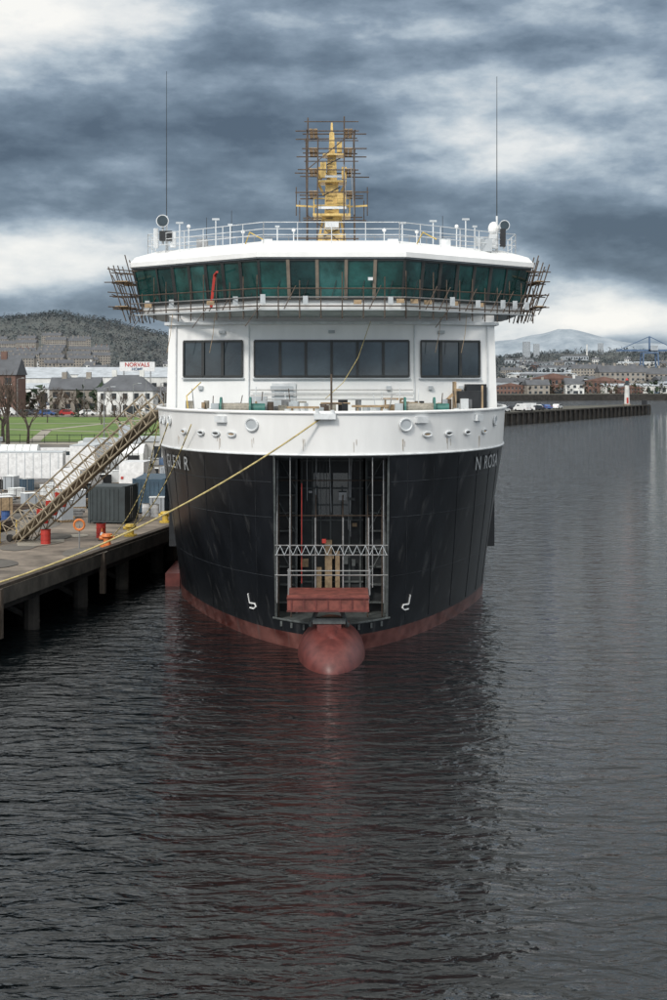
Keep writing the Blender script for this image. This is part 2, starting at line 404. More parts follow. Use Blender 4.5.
for i,n in((0,2),(1,1),(2,6),(3,5),(4,6),(5,1),(6,2)):
    wall_windows(mb,pb[i],pb[i+1],16.94,18.96,n,TEALS,FRAME,MULL if i==3 else FRAME,.03,(pt[i],pt[i+1]),.17,i+5)
for i in 2,3,4:
    for k in range(5):
        f=(k+.5)/5; a=Vector((*pb[i],17.0)).lerp(Vector((*pb[i+1],17.0)),f)+Vector((0,-.15,0)); mb.tube(a,a+Vector((.25,-.12,.9)),.02,FRAME,4)
mb.box((2.0,73.6,17.95),(.25,.06,.16),WHITE2)
mb.obj('bridge_windows',ferry)
mb=MB()
g=poly_b(.75)
rnd=random.Random(3)
for i in range(1,6):
    a=Vector((*g[i],0));b=Vector((*g[i+1],0)); L=(b-a).length; n=max(1,int(L/1.0))
    for z in(16.55,17.0,17.45): mb.tube(a+Vector((0,0,z)),b+Vector((0,0,z)),.034,RUST if z!=17.0 else STEEL)
    mb.beam(a+Vector((0,.25,16.36)),b+Vector((0,.25,16.36)),.5,.05,GREYW)
    for k in range(n+1):
        p=a.lerp(b,k/n); mb.tube(p+Vector((0,0,15.9)),p+Vector((0,0,17.5+rnd.random()*.9)),.032,RUST)
        mb.tube(p+Vector((0,0,16.5)),p+Vector((0,1.2,16.1)),.03,STEEL)
        q=rnd.random(); jy=rnd.uniform(.02,.12)
        if q<.4: mb.box((p.x+.3,p.y-jy,16.8+jy),(.26,.04,.38+jy),GREYW,.03)
        elif q<.6: mb.box((p.x-.3,p.y-jy-.1,16.72+jy),(.4,.12,.22),BOARD,.04)
        if rnd.random()<.4: mb.tube(p+Vector((.3,-.02,16.4)),p+Vector((.9,-.02,17.6)),.028,RUST)
        if rnd.random()<.3: mb.tube(p+Vector((.2,-.1,16.6)),p+Vector((-.6,-.1,15.5)),.022,RUST)
for sg in(-1,1):
    m1=.75 if sg<0 else .4
    for y in(80.2,82,83.6):
        for x,zt in((11.35,19.5),(11.6+m1*.9,19.1),(11.45+m1*.4,19.3)):
            mb.tube((sg*(x-.75),y,16.0),(sg*(x+.25),y,zt+rnd.uniform(-.3,.3)),.034,RUST)
        for z in(16.75,17.5,18.2,18.8): mb.tube((sg*10.9,y,z),(sg*(11.75+m1*(1.0+rnd.random()*.4)),y,z+rnd.uniform(-.05,.2)),.03,RUST)
    for z in(16.8,17.5,18.2,18.85):
        for x in(11.3,11.6+m1*.9): mb.tube((sg*x,79.9,z),(sg*x,84.2,z),.028,RUST)
        if z in(16.8,18.2): mb.box((sg*(11.45+m1*.4),82,z+.04),(.8*m1+.1,4.2,.05),BOARD)
    mb.tube((sg*11.2,80.1,16.4),(sg*(11.7+m1*.8),80.1,18.6),.03,RUST)
mb.beam((-6.4,76.0,16.6),(-6.2,75.8,18.3),.14,.14,REDB); mb.beam((-6.2,75.8,18.3),(-6.0,75.0,18.4),.1,.1,REDB)
for x in (-6.3,5.9,7.3,-8.6): mb.path([(x,77.3,16.3),(x-.1,77.2,15.2),(x-.3,77.3,14.2)],.02,BOARD,4)
mb.obj('bridge_scaffold',ferry)
mb=MB()
g=poly_b(-.2)
for i in range(0,7):
    a=Vector((*g[i],0));b=Vector((*g[i+1],0)); L=(b-a).length; n=max(1,int(L/1.5))
    for z in(20.3,20.6,20.95): mb.tube(a+Vector((0,0,z)),b+Vector((0,0,z)),.022,WHITE2,5)
    for k in range(n+1):
        p=a.lerp(b,k/n); mb.tube(p+Vector((0,0,19.7)),p+Vector((0,0,20.97)),.025,WHITE2,5)
for z in (20.5,21.0): mb.tube((-9.5,83,z),(9.5,83,z),.02,STEEL,5)
for k in range(20): mb.tube((-9.5+k,83,19.8),(-9.5+k,83,21.0),.02,STEEL,5)
def searchlight(x,y,z,r):
    mb.tube((x,y,z-1.3),(x,y,z-.2),.07,WHITE2); mb.tube((x,y-.22,z),(x,y+.25,z),r,WHITE2,16,r*.8); mb.tube((x,y-.24,z),(x,y-.22,z),r*.85,DGLASS,16)
searchlight(-9.5,80.5,21.65,.36); mb.box((-9.3,80.3,20.8),(.7,.5,.55),BLACK); mb.box((-9.9,80.6,20.7),(.25,.3,1.1),WHITE2); mb.box((-8.9,80.3,20.6),(.3,.3,.9),WHITE2)
searchlight(9.7,80.5,21.4,.3); mb.sphere((9.2,81.2,21.3),(.33,.33,.4),WHITE); mb.box((9.1,80.5,20.5),(.5,.5,.8),WHITE2); mb.box((8.3,80.5,20.5),(.4,.4,.5),GREYW); mb.box((9.6,80.3,20.7),(.3,.3,1.0),BLACK)
for x,h in((-7.9,.8),(-6.4,1.3),(-4.9,.5),(-3,.9),(-2.1,.6),(2.9,.6),(3.9,1.1),(5.6,1.2),(6.9,.8),(7.9,.9),(4.7,.5),(-8.4,1.1),(7.4,1.3),(-5.6,1.0)):
    mb.tube((x,79,19.7),(x,79,20.3+h),.035,WHITE2)
    if h>.85: mb.box((x,79,20.3+h),(.4 if h>1 else .25,.12,.10),GREYW)
    else: mb.sphere((x,79,20.4+h),.11,WHITE,8,6)
for x in(-7.2,-3.6,3.4,6.3,8.6): mb.box((x,79.6,20.2),(.6,.5,.7),rnd.choice([WHITE2,GREYW,STEEL]))
for x,y,zt in((-9.35,81,30.2),(9.35,81,29.9)):
    mb.tube((x,y,19.8),(x,y,22),.06,WHITE2); mb.tube((x,y,22),(x,y,zt),.027,FRAME,5,.014)
for x,zt in((-5.6,22.2),(-7.0,21.8),(6.2,21.9)): mb.tube((x,80,19.8),(x,80,zt),.02,BLACK,4)
for x in (-4.6,4.5): mb.path([(x,76,19.9),(x+.3,75.2,20.5),(x+1.0,74.9,20.1)],.03,YEL,5)
mb.obj('roof_fittings',ferry)
# mast
mb=MB(); my=84.5
def tbox(z0,z1,w0,w1,cx=0,d0=None,d1=None,mt=GOLD):
    d0=d0 or w0;d1=d1 or w1
    mb.prism([(cx-w0/2,my-d0/2),(cx+w0/2,my-d0/2),(cx+w0/2,my+d0/2),(cx-w0/2,my+d0/2)],z0,z1,mt,[(cx-w1/2,my-d1/2),(cx+w1/2,my-d1/2),(cx+w1/2,my+d1/2),(cx-w1/2,my+d1/2)])
tbox(19.6,22.3,1.0,.9); tbox(22.3,22.42,2.2,2.2); tbox(22.42,24.3,.85,.75); tbox(24.3,24.4,1.7,1.7)
tbox(24.4,25.9,.62,.5); tbox(25.9,26.0,1.3,1.2,.1); tbox(26.0,27.3,.36,.28); tbox(27.3,27.9,.16,.1)
for sg in(-1,1):
    mb.beam((sg*1.0,my-.2,19.8),(sg*.5,my-.2,22.3),.14,.16,GOLD)
    mb.beam((sg*.45,my,23.6),(sg*.8,my,24.3),.1,.14,GOLD)
    mb.beam((sg*.3,my,22.9),(sg*2.1,my,23.0),.10,.10,GOLD); mb.tube((sg*2.1,my,22.4),(sg*2.1,my,24.1),.03,RUST); mb.tube((sg*1.9,my,22.0),(sg*1.9,my,23.3),.03,RUST)
    mb.tube((sg*1.05,my-1.05,22.4),(sg*1.05,my-1.05,23.3),.03,GOLD); mb.tube((sg*1.05,my+1.05,22.4),(sg*1.05,my+1.05,23.3),.03,GOLD)
    mb.box((sg*.72,my-.5,24.85),(.3,.3,.7),GOLD); mb.box((sg*.6,my-.5,21.0),(.4,.3,.6),GOLD)
mb.tube((-1.05,my-1.05,23.3),(1.05,my-1.05,23.3),.03,GOLD); mb.tube((-1.05,my-1.05,22.9),(1.05,my-1.05,22.9),.03,GOLD)
mb.box((.55,my-.6,23.3),(.5,.35,.7),GOLD); mb.box((-.5,my-.7,25.0),(.35,.3,.9),GOLD); mb.box((.45,my-.3,26.4),(.3,.3,.6),GOLD)
for k in range(12): mb.box((-.15,my-.62,20.2+k*.5),(.4,.05,.05),RUST)
mb.box((0,my-.75,21.8),(.8,.3,.35),WHITE2); mb.box((0,my-1.1,22.75),(1.7,.12,.14),WHITE2); mb.box((.1,my-.9,24.6),(1.0,.1,.12),GREYW)
for z in (20.3,21.1,23.5,25.2): mb.tube((-.5,my-.72,z),(.5,my-.72,z+.5),.035,BLACK)
mb.obj('mast',ferry)
mb=MB()
us=[(-1.45,-1.5),(-.85,-1.5),(.7,-1.5),(1.35,-1.5),(-1.45,1.5),(1.35,1.5),(0,1.5),(-1.45,0),(1.35,0)]
for i,(x,y) in enumerate(us):
    mb.tube((x,my+y,19.8),(x+rnd.uniform(-.08,.08),my+y,27.6+rnd.uniform(-.8,.6)),.042,RUST)
for k,z in enumerate((20.9,22.3,23.6,24.9,26.1,27.2)):
    for y in(-1.5,1.5,0):
        if y==-1.5 and k==1: continue
        mb.tube((-1.65-rnd.random()*.6,my+y,z+rnd.uniform(-.05,.05)),(1.5+rnd.random()*.8,my+y,z+rnd.uniform(-.05,.05)),.036,RUST)
    for x in(-1.45,1.35): mb.tube((x,my-1.7,z),(x,my+1.7,z),.03,RUST)
    if k>2: mb.tube((-1.6,my-1.5,z+.5),(1.55,my-1.5,z+.5),.03,RUST)
    if k in(2,3,4,5):
        for bx in(-1.2,-.95,.85,1.1): mb.box((bx,my,z+.06),(.22,3.1,.045),BOARD)
mb.tube((-1.45,my-1.52,24.9),(1.35,my-1.52,27.2),.03,RUST); mb.tube((1.35,my-1.52,20),(-1.45,my-1.52,22.3),.03,RUST)
for s_ in(-.2,.2): mb.tube((1.1+s_,my-1.6,22.3),(.9+s_,my-1.6,25.2),.02,STEEL)
mb.obj('mast_scaffold',ferry)
# foredeck gear
mb=MB()
def winch(x,y):
    mb.box((x,y,10.4),(2.6,1.4,.9),GREEN); mb.tube((x-.9,y,11.25),(x+.5,y,11.25),.32,DRUMR,14)
    for dx in(-.95,.55,): mb.tube((x+dx-.05,y,11.25),(x+dx+.05,y,11.25),.62,GREEN,18)
    mb.tube((x+.6,y,11.25),(x+1.3,y,11.25),.3,GREEN,12); mb.box((x-1.25,y,11.1),(.4,.6,.9),GREYW)
winch(-4.7,73.2); winch(4.7,73.2)
for x in(-2.2,-1.7,2.2,2.7,-6.2,-6.7,6.4,6.9): mb.tube((x,71+abs(x)*.35,9.9),(x,71+abs(x)*.35,11.3),.16,WHITE2,10)
mb.tube((0,68.0,9.9),(0,68.0,13.05),.05,RUST); mb.tube((-.55,68,11.6),(.5,68,11.65),.03,RUST)
for x,y,w,z in((-1.4,70.5,1.6,11.45),(1.9,71,1.8,11.5),(0.2,73,1.5,11.6),(3.2,74.6,1.2,11.8)): 
    mb.box((x,y,z-.05),(w,.6,.1),BOARD); mb.box((x-w/3,y,z-.6),(.08,.5,1.1),BOARD); mb.box((x+w/3,y,z-.6),(.08,.5,1.1),BOARD)
mb.box((-3.9,76.4,10.9),(.9,.7,1.9),GREYW)
mb.box((7.3,76,11.1),(1.3,1,2.1),BLACK); mb.box((6.5,75.7,11.6),(.12,1.1,2.1),BOARD); mb.box((7.95,75.5,11.8),(.1,.1,1.3),BOARD)
mb.beam((5.4,75.5,11.0),(6.4,75.4,12.0),.15,.15,BOARD)
for i in range(50):
    x=rnd.uniform(-7.6,7.6); h=rnd.uniform(.3,.9); mb.box((x,72+abs(x)*.45+rnd.random(),11.1+rnd.random()*.3),(rnd.uniform(.12,.6),.3,h),rnd.choice([WHITE2,BOARD,GREYW,STEEL,BLACK,GREYW,RUST,DRUMR]),rnd.random())
for i in range(14):
    x=rnd.uniform(-7,7); mb.tube((x,74,10),(x+rnd.uniform(-.4,.4),74,rnd.uniform(11.9,12.4)),.025,rnd.choice([STEEL,RUST,WHITE2]))
for z in(11.75,12.05): mb.path([(-3.4,73,z),(3.3,73,z)],.022,STEEL)
mb.path([(-.3,73,11.8),(.6,74.5,12.6),(1.4,76,13.9),(2.1,77,15.9)],.02,ROPE,5)
mb.path([(-7.3,73,11.0),(-7.6,75,11.9),(-7.0,76.5,12.6)],.03,YEL,5)
mb.obj('foredeck_gear',ferry)
mb=MB()
mb.box((0,118,18),(13,50,3.2),WHITE)
for sg in(-1,1): mb.prism([(sg*5-1.3,124),(sg*5+1.3,124),(sg*5+1.3,130),(sg*5-1.3,130)],19.4,22.8,REDB,[(sg*5-1.1,125),(sg*5+1.1,125),(sg*5+1.1,130.5),(sg*5-1.1,130.5)],BLACK)
mb.obj('funnels',ferry)
# ------------------------------------------------------------------ ropes
def sagrope(name,p,q,sag,r=.045,mt=ROPE,n=24):
    p=Vector(p);q=Vector(q);mb=MB();pts=[]
    for i in range(n+1):
        t=i/n; pts.append(p.lerp(q,t)-Vector((0,0,sag*4*t*(1-t))))
    mb.path(pts,r,mt,6); return mb.obj(name,None,True)
sagrope('mooring_rope',(-.6,65.5,11.0),(-17.6,60.5,3.3),1.1,.042)
sagrope('mooring_rope',(-8.2,70.9,10.6),(-12.9,83.2,3.6),.8,.03)
sagrope('mooring_rope',(-6.9,69.4,10.6),(-13.3,84,3.6),1.6,.03)
sagrope('mooring_rope',(-9.3,76,10.5),(-12.4,88.6,3.6),.5,.028)
# ------------------------------------------------------------------ WATER
def water_mat():
    m=bpy.data.materials.new('river_water'); m.use_nodes=True; nt=m.node_tree; b=nt.nodes['Principled BSDF']
    b.inputs['Base Color'].default_value=(.004,.006,.007,1); b.inputs['Roughness'].default_value=.025; b.inputs['IOR'].default_value=1.45
    tc=nt.nodes.new('ShaderNodeTexCoord'); last=None
    for sc,st,dist,det in((.16,(.7,1.2,1),.24,2),(.85,(.6,1.35,1),.34,3),(2.6,(.7,1.3,1),.085,4)):
        mp=nt.nodes.new('ShaderNodeMapping'); mp.inputs['Scale'].default_value=st; mp.inputs['Rotation'].default_value=(0,0,.2)
        nt.links.new(tc.outputs['Object'],mp.inputs[0])
        n=nt.nodes.new('ShaderNodeTexNoise'); n.inputs['Scale'].default_value=sc; n.inputs['Detail'].default_value=det; n.inputs['Roughness'].default_value=.5; n.inputs['Distortion'].default_value=.6
        nt.links.new(mp.outputs[0],n.inputs['Vector'])
        bp=nt.nodes.new('ShaderNodeBump'); bp.inputs['Strength'].default_value=1; bp.inputs['Distance'].default_value=dist
        nt.links.new(n.outputs['Fac'],bp.inputs['Height'])
        if last: nt.links.new(last.outputs[0],bp.inputs['Normal'])
        last=bp
    nt.links.new(last.outputs[0],b.inputs['Normal'])
    return m
mb=MB(); mb.add([(-3000,-300,0),(4000,-300,0),(4000,1200,0),(-3000,1200,0)],[(0,1,2,3)],water_mat()); mb.obj('water')
# ------------------------------------------------------------------ GROUND, QUAY
gp=[(-28,-200),(-27,20),(-23.5,66.5),(-18.4,94),(-18.4,276.9),(-10.4,277),(105,477),(97,485),(34,420),(38,700),(140,742),(500,755),(4500,800),(9000,12000),(-9000,12000),(-9000,-200)]
mb=MB(); mb.prism(gp,-2,3.0,CONCD,None,GROUND); mb.obj('ground')
mb=MB()
ap=[(-27.9,-190),(-26.9,20),(-23.4,66.5),(-18.3,94),(-18.3,205),(-90,205),(-160,180),(-160,-190)]
mb.add([(x,y,3.01) for x,y in ap],[tuple(range(len(ap)))],ASPH); mb.obj('quay_yard_asphalt')
mb=MB()
qp=[(-24.1,20),(-15.6,66.5),(-10.4,94),(-10.4,277),(-18.4,277),(-18.4,94),(-23.5,66.5),(-32,20)]
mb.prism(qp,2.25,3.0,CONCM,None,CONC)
edge=[Vector((-24.1,20,0)),Vector((-15.6,66.5,0)),Vector((-10.4,94,0)),Vector((-10.4,277,0))]
for a,b in zip(edge[:-1],edge[1:]):
    mb.beam(a+Vector((-.25,0,3.08)),b+Vector((-.25,0,3.08)),.4,.17,TIMBER)
    L=(b-a).length;n=int(L/6.5)
    for k in range(n+1):
        p=a.lerp(b,k/n)
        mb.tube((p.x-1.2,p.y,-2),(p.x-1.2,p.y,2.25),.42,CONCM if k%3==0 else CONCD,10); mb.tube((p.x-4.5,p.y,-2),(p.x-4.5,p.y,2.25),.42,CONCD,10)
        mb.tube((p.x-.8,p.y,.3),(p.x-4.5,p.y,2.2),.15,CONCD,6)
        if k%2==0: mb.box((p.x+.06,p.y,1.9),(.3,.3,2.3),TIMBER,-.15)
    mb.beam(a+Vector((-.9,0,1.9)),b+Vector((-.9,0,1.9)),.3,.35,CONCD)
for k in range(26):
    y=rq.uniform(60,150); x=(-15.6+(y-66.5)*.189 if y<94 else -10.4)-rq.uniform(1.2,6.5)
    N=9; r0=rq.uniform(.4,1.6)
    mb.add([(x+r0*rq.uniform(.7,1.1)*math.cos(6.283*i/N),y+1.6*r0*rq.uniform(.7,1.1)*math.sin(6.283*i/N),3.014+k*.0008) for i in range(N)],[tuple(range(N))],rq.choice([TIMBER,ASPH,CONCM,PATH]))
mb.obj('quay')
mb=MB()
a=Vector((-10.4,277.1,0));b=Vector((105.2,477,0))
mb.beam(a+Vector((.1,-.1,3.0)),b+Vector((.1,-.1,3.0)),.5,.4,CONCM); 
for k in range(60):
    p=a.lerp(b,k/59); mb.box((p.x+.2,p.y-.3,1.4),(.5,.5,3.0),CONCD,.9)
mb.box((104,478.5,3.8),(1.5,1.5,1.6),BLACK)
mb.obj('pier_edge')
mb=MB(); gg=[(-19.5,212),(-19.5,335),(-130,345),(-130,225)]
mb.add([(x,y,3.03) for x,y in gg],[(0,1,2,3)],GRASS); mb.obj('grass')
mb=MB()
for pts in ([(-19.5,238),(-60,262),(-125,250)],[(-45,215),(-52,260),(-40,334)],[(-19.5,300),(-70,292),(-128,318)]):
    for a,b in zip(pts[:-1],pts[1:]):
        a=Vector((*a,3.05));b=Vector((*b,3.05)); mb.beam(a,b,1.8,.02,PATH)
mb.box((-75,207.5,3.06),(112,5,.06),PATH)
mb.obj('path')
mb=MB(); mb.box((-90,352,3.02),(200,9,.04),ASPH); mb.box((-90,346.8,3.06),(200,1.4,.12),PATH); mb.box((-90,357.2,3.06),(200,1.4,.12),PATH)
for k in range(40): mb.box((-188+k*5,352,3.05),(2,.15,.012),WHITE)
mb.obj('road')
# ------------------------------------------------------------------ hills
def vn(x,y,s): return noise.fractal(Vector((x*s,y*s,1.3)),1.0,2.0,5)
RX=[-3000,-1500,-900,-583,-480,-380,-295,-100,290,400,580,900,2000,3500]; RZ=[105,130,138,108,116,96,74,54,38,46,42,55,80,70]
def HZ(x,y):
    p=max(0,min(1,(y-760)/1750)); p=p**1.35; p=p*p*(3-2*p)
    xs=x*2500/max(y,500)
    r=np.interp(xs,RX,RZ)
    return 2.5+p*(r+vn(x,y,.004)*9)+min(1,p*4)*vn(x,y,.015)*3
mb=MB(); NX,NY=150,60; vs=[];fs=[]
for j in range(NY+1):
    y=760+ (j/NY)**1.3*3400
    for i in range(NX+1):
        x=(-1+2*i/NX)*(900+y*.55); vs.append((x,y,HZ(x,y) if y<2700 else HZ(x,y)-(y-2700)*.06))
for j in range(NY):
    for i in range(NX): a=j*(NX+1)+i; fs.append((a,a+1,a+NX+2,a+NX+1))
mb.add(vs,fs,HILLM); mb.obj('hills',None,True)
mb=MB(); vs=[];fs=[]; MX=[-4000,0,900,1050,1250,1450,1583,1750,1900,2100,2600,4000]; MZ=[200,150,190,215,240,275,320,290,270,215,190,160]
for j in range(9):
    for i in range(161):
        x=-3500+i*50; y=9000+j*220; k=math.sin(math.pi*min(1,j/8+.0)); vs.append((x,y,np.interp(x,MX,MZ)*k+vn(x,y,.0016)*45*k))
for j in range(8):
    for i in range(160): a=j*161+i; fs.append((a,a+1,a+162,a+161))
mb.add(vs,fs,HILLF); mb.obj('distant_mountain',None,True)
# ------------------------------------------------------------------ distant tree masses
def tree_mass(name,pts,mats,hmin,hmax,nt=16):
    mb=MB(); rr=random.Random(len(name))
    for (x,y,z) in pts:
        h=rr.uniform(hmin,hmax); w=h*rr.uniform(.35,.6); mt=rr.choice(mats)
        vs=[];fs=[]
        for k in range(nt):
            u=rr.uniform(-1,1);th=rr.uniform(0,6.28);q=math.sqrt(1-u*u)*rr.uniform(.4,1)
            c=Vector((x+w*q*math.cos(th),y+w*q*math.sin(th),z+h*.5+h*.45*u)); s=h*rr.uniform(.10,.24)
            o=len(vs)
            for _ in range(3): vs.append(c+Vector((rr.uniform(-s,s),rr.uniform(-s,s),rr.uniform(-s,s))))
            fs.append((o,o+1,o+2))
        mb.add(vs,fs,mt)
    return mb.obj(name)
near=[];far=[]
def clear_town(x,y):
    r=x/y
    return (1280<y<1760 and -.25<r<-.155) 
for _ in range(11500):
    y=780+random.random()**.85*1850; k=random.choice([-1,1])*random.uniform(.09,.27); x=k*y
    if clear_town(x,y) and random.random()<.75: continue
    if vn(x,y,.006)+.25*random.random()>-.08: (near if y<1200 else far).append((x,y,HZ(x,y)-1))
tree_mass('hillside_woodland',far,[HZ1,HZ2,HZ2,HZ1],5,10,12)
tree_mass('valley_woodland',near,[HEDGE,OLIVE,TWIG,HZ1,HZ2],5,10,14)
pts=[(random.uniform(95,260),random.uniform(756,775),3) for _ in range(120)]+[(random.uniform(45,200),random.uniform(790,900),3) for _ in range(140)]
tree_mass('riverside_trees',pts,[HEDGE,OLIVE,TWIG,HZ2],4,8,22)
pts=[(random.uniform(-170,-30),random.uniform(372,385),3) for _ in range(45)]+[(random.uniform(-200,-45),random.uniform(560,750),3) for _ in range(300)]
tree_mass('scrub_trees',pts,[HEDGE,OLIVE,TWIG,TWIG],4,9,30)
pts=[(random.uniform(-128,-22),random.uniform(335.5,338),3) for _ in range(90)]
tree_mass('hedge',pts,[HEDGE,TWIG],1.2,2.2,24)
# ------------------------------------------------------------------ bare trees
def bare_mesh(seed,h):
    rr=random.Random(seed); mb=MB()
    def br(p,d,L,r,lv):
        q=p+d*L; mb.tube(p,q,r,BARK if lv<2 else TWIG,5 if lv<2 else 3,r*.65)
        if lv>=5: return
        n=rr.choice([2,3,3]) if lv<4 else 3
        for _ in range(n):
            a=Vector((rr.uniform(-1,1),rr.uniform(-1,1),rr.uniform(-.1,1.1))).normalized()
            nd=(d*.85+a*.7).normalized(); nd.z=max(nd.z,.0); nd.normalize()
            br(p+d*L*rr.uniform(.55,1),nd,L*rr.uniform(.62,.84),max(r*.6,.02),lv+1)
    br(Vector((0,0,0)),Vector((rr.uniform(-.05,.05),rr.uniform(-.05,.05),1)).normalized(),h*.25,h*.022,0)
    return mb.obj('bare_tree')
bases=[bare_mesh(s,10) for s in(1,2,3,4,5)]
for i,o in enumerate(bases): o.location=(-52+i*-9,340+i*2,3)
def inst(o,name,loc,s=1,rz=0,sc=None):
    n=bpy.data.objects.new(name,o.data); COL.objects.link(n); n.location=loc; n.rotation_euler=(0,0,rz); n.scale=sc or (s,s,s); return n
rt=random.Random(11)
for _ in range(44):
    y=rt.uniform(338,420); x=-rt.uniform(.105,.25)*y
    inst(rt.choice(bases),'bare_tree',(x,y,3),rt.uniform(.6,1.1),rt.uniform(0,6))
for x,y,s in((-45.5,200,1.5),(-47,196,1.3),(-50,204,1.5),(-44,206,1.1),(-54,210,1.3),(-48.5,210,1.4)): inst(rt.choice(bases),'bare_tree',(x,y,3),s,rt.uniform(0,6))
for x,y in((-38,255),(-33,280),(-47,290),(-60,300),(-29,322),(-44,325),(-52,318)): inst(rt.choice(bases),'bare_tree',(x,y,3),rt.uniform(.55,.75),rt.uniform(0,6))
# ------------------------------------------------------------------ buildings
def building(name,w,d,h,roof,wall,rf,storeys,nwin,kind='gable',door=True,chim=0):
    e=empty(name); mb=MB(); mb.box((0,0,h/2),(w,d,h),wall); mb.obj('walls',e)
    mb=MB(); o=.3
    if kind=='gable':
        vs=[(-w/2-o,-d/2-o,h),(w/2+o,-d/2-o,h),(w/2+o,d/2+o,h),(-w/2-o,d/2+o,h),(-w/2-o,0,h+roof),(w/2+o,0,h+roof)]
        mb.add(vs,[(0,1,5,4),(2,3,4,5),(0,4,3),(1,2,5),(3,2,1,0)],rf)
    elif kind=='front':
        vs=[(-w/2-o,-d/2-o,h),(w/2+o,-d/2-o,h),(w/2+o,d/2+o,h),(-w/2-o,d/2+o,h),(0,-d/2-o,h+roof),(0,d/2+o,h+roof)]
        mb.add(vs,[(0,4,5,3),(1,2,5,4),(3,2,1,0)],rf); mb.add([vs[0],vs[1],vs[4]],[(0,1,2)],wall); mb.add([vs[2],vs[3],vs[5]],[(0,1,2)],wall)
    elif kind=='hip':
        vs=[(-w/2-o,-d/2-o,h),(w/2+o,-d/2-o,h),(w/2+o,d/2+o,h),(-w/2-o,d/2+o,h),(-w*.22,0,h+roof),(w*.22,0,h+roof)]
        mb.add(vs,[(0,1,5,4),(2,3,4,5),(0,4,3),(1,2,5),(3,2,1,0)],rf)
    else:
        mb.box((0,0,h+.25),(w+.3,d+.3,.5),rf); mb.box((w*.2,0,h+1.2),(w*.2,d*.3,1.5),GREYCL)
    for k in range(chim): mb.box((-w/2+w*(k+.5)/chim,0,h+roof+.4),(1.2,1,1.8),wall)
    mb.obj('roof',e)
    mb=MB()
    for s in range(storeys):
        for k in range(nwin):
            x=-w/2+w*(k+.5)/nwin; z=h*(s+.55)/storeys
            mb.box((x,-d/2-.03,z),(w/nwin*.42,.1,h/storeys*.5),WIN)
            mb.box((x,-d/2-.06,z-h/storeys*.27),(w/nwin*.5,.14,.12),WHITE2)
    if door: mb.box((w*.1,-d/2-.08,h*.16 if storeys==1 else 1.1),(min(4,w*.15),.1,h*.32 if storeys==1 else 2.2),BLUECL if storeys==1 else WIN)
    mb.obj('openings',e)
    return e
def clone(e,loc,rz=0,sc=1,name=None):
    n=empty(name or e.name.split('.')[0],loc); n.rotation_euler=(0,0,rz); n.scale=(sc,)*3 if not hasattr(sc,'__len__') else sc
    for c in e.children:
        k=bpy.data.objects.new(c.name.split('.')[0],c.data); COL.objects.link(k); k.parent=n
    return n
T1=building('sandstone_tenement',26,11,11,4,SAND,SLATE,4,9,chim=4)
T2=building('brick_tenement',20,10,8,3.5,BRICK,SLATE,3,7,chim=3)
HS=building('rendered_house',9,8,5.5,3,REND,SLATE,2,3,chim=1)
HB=building('brick_house',9,8,5.5,3,BRICK,SLATE,2,3,chim=1)
HC=building('sandstone_house',12,8,5.5,3,SAND,SLATE,2,4,chim=2)
W1=building('warehouse',46,20,7,2.2,GREYCL,SLATE,1,9)
W2=building('white_industrial_shed',60,22,6,1.6,REND,GREYCL,1,11)
W3=building('brick_warehouse',26,16,8,3,BRICK,SLATE,2,8,'front')
TB=building('tower_block',18,14,42,1,GREYCL,GREYCL,14,6,'flat')
WH=building('white_villa',14,11,6,4,REND,SLATE,2,5,'hip',chim=2)
T1.location=(-292,1480,HZ(-292,1480)); T2.location=(-330,1540,HZ(-330,1540))
HS.location=(-150,900,HZ(-150,900)); HB.location=(-180,910,HZ(-180,910)); HC.location=(-170,960,HZ(-170,960))
W1.location=(-150,450,3); W2.location=(-90,428,3); W3.location=(118,775,3); TB.location=(290,2150,HZ(290,2150)-1); TB.scale=(.6,.6,.6); WH.location=(-52.5,366,3)
rb=random.Random(21)
for row,(y,n) in enumerate(((1340,5),(1430,6),(1520,6),(1610,6),(1700,5))):
    for k in range(n):
        x=-y*(.247-.0165*k+rb.uniform(-.003,.003)); 
        clone(T1 if rb.random()<.85 else T2,(x,y+rb.uniform(-20,20),HZ(x,y)+2),rb.uniform(-.2,.2),.9)
for _ in range(30):
    y=rb.uniform(820,1500); x=-y*rb.uniform(.1,.245); clone(rb.choice([HS,HC,HS,HB,HC]),(x,y,HZ(x,y)+.5),rb.uniform(-.5,.5),rb.uniform(.9,1.3))
for _ in range(60):
    y=rb.uniform(800,2000); x=y*rb.uniform(.112,.245); clone(rb.choice([HS,HB,HC,HC,T1,W1,HS,W2]),(x,y,HZ(x,y)+1),rb.uniform(-.5,.5),rb.uniform(.7,1.0))
for x,y,e,s in((112,790,W1,1),(150,800,W3,.9),(172,792,W2,.8),(205,800,W1,1.1),(95,770,W3,.6),(185,850,W1,1.2),(140,850,W2,1.1),(305,2150,TB,.5),(420,2250,TB,.45),(128,762,HS,1.1),(108,760,HC,1.0),(158,765,W3,.5)):
    clone(e,(x,y,HZ(x,y)-.3),rb.uniform(-.15,.15),s)
for x,y,e,s,rz in((-118,470,W2,(1,1,1.5),.03),(-62,475,W2,(.7,1,1.55),0),(-60,440,W1,.7,0),(-95,392,HS,1.2,0),(-70,390,HC,1.1,0),(-93,368,T2,1.25,0),(-140,600,T2,1,0),(-85,530,W2,(1,1,1.7),0)):
    clone(e,(x,y,3),rz,s)
se=empty('retail_sign',(-56,408,0)); mb=MB(); mb.box((0,.2,15.4),(10,.3,2.7),CWHITE)
for dx in(-3.8,3.8): mb.box((dx,.2,8.6),(.3,.3,11),STEEL)
mb.obj('board',se)
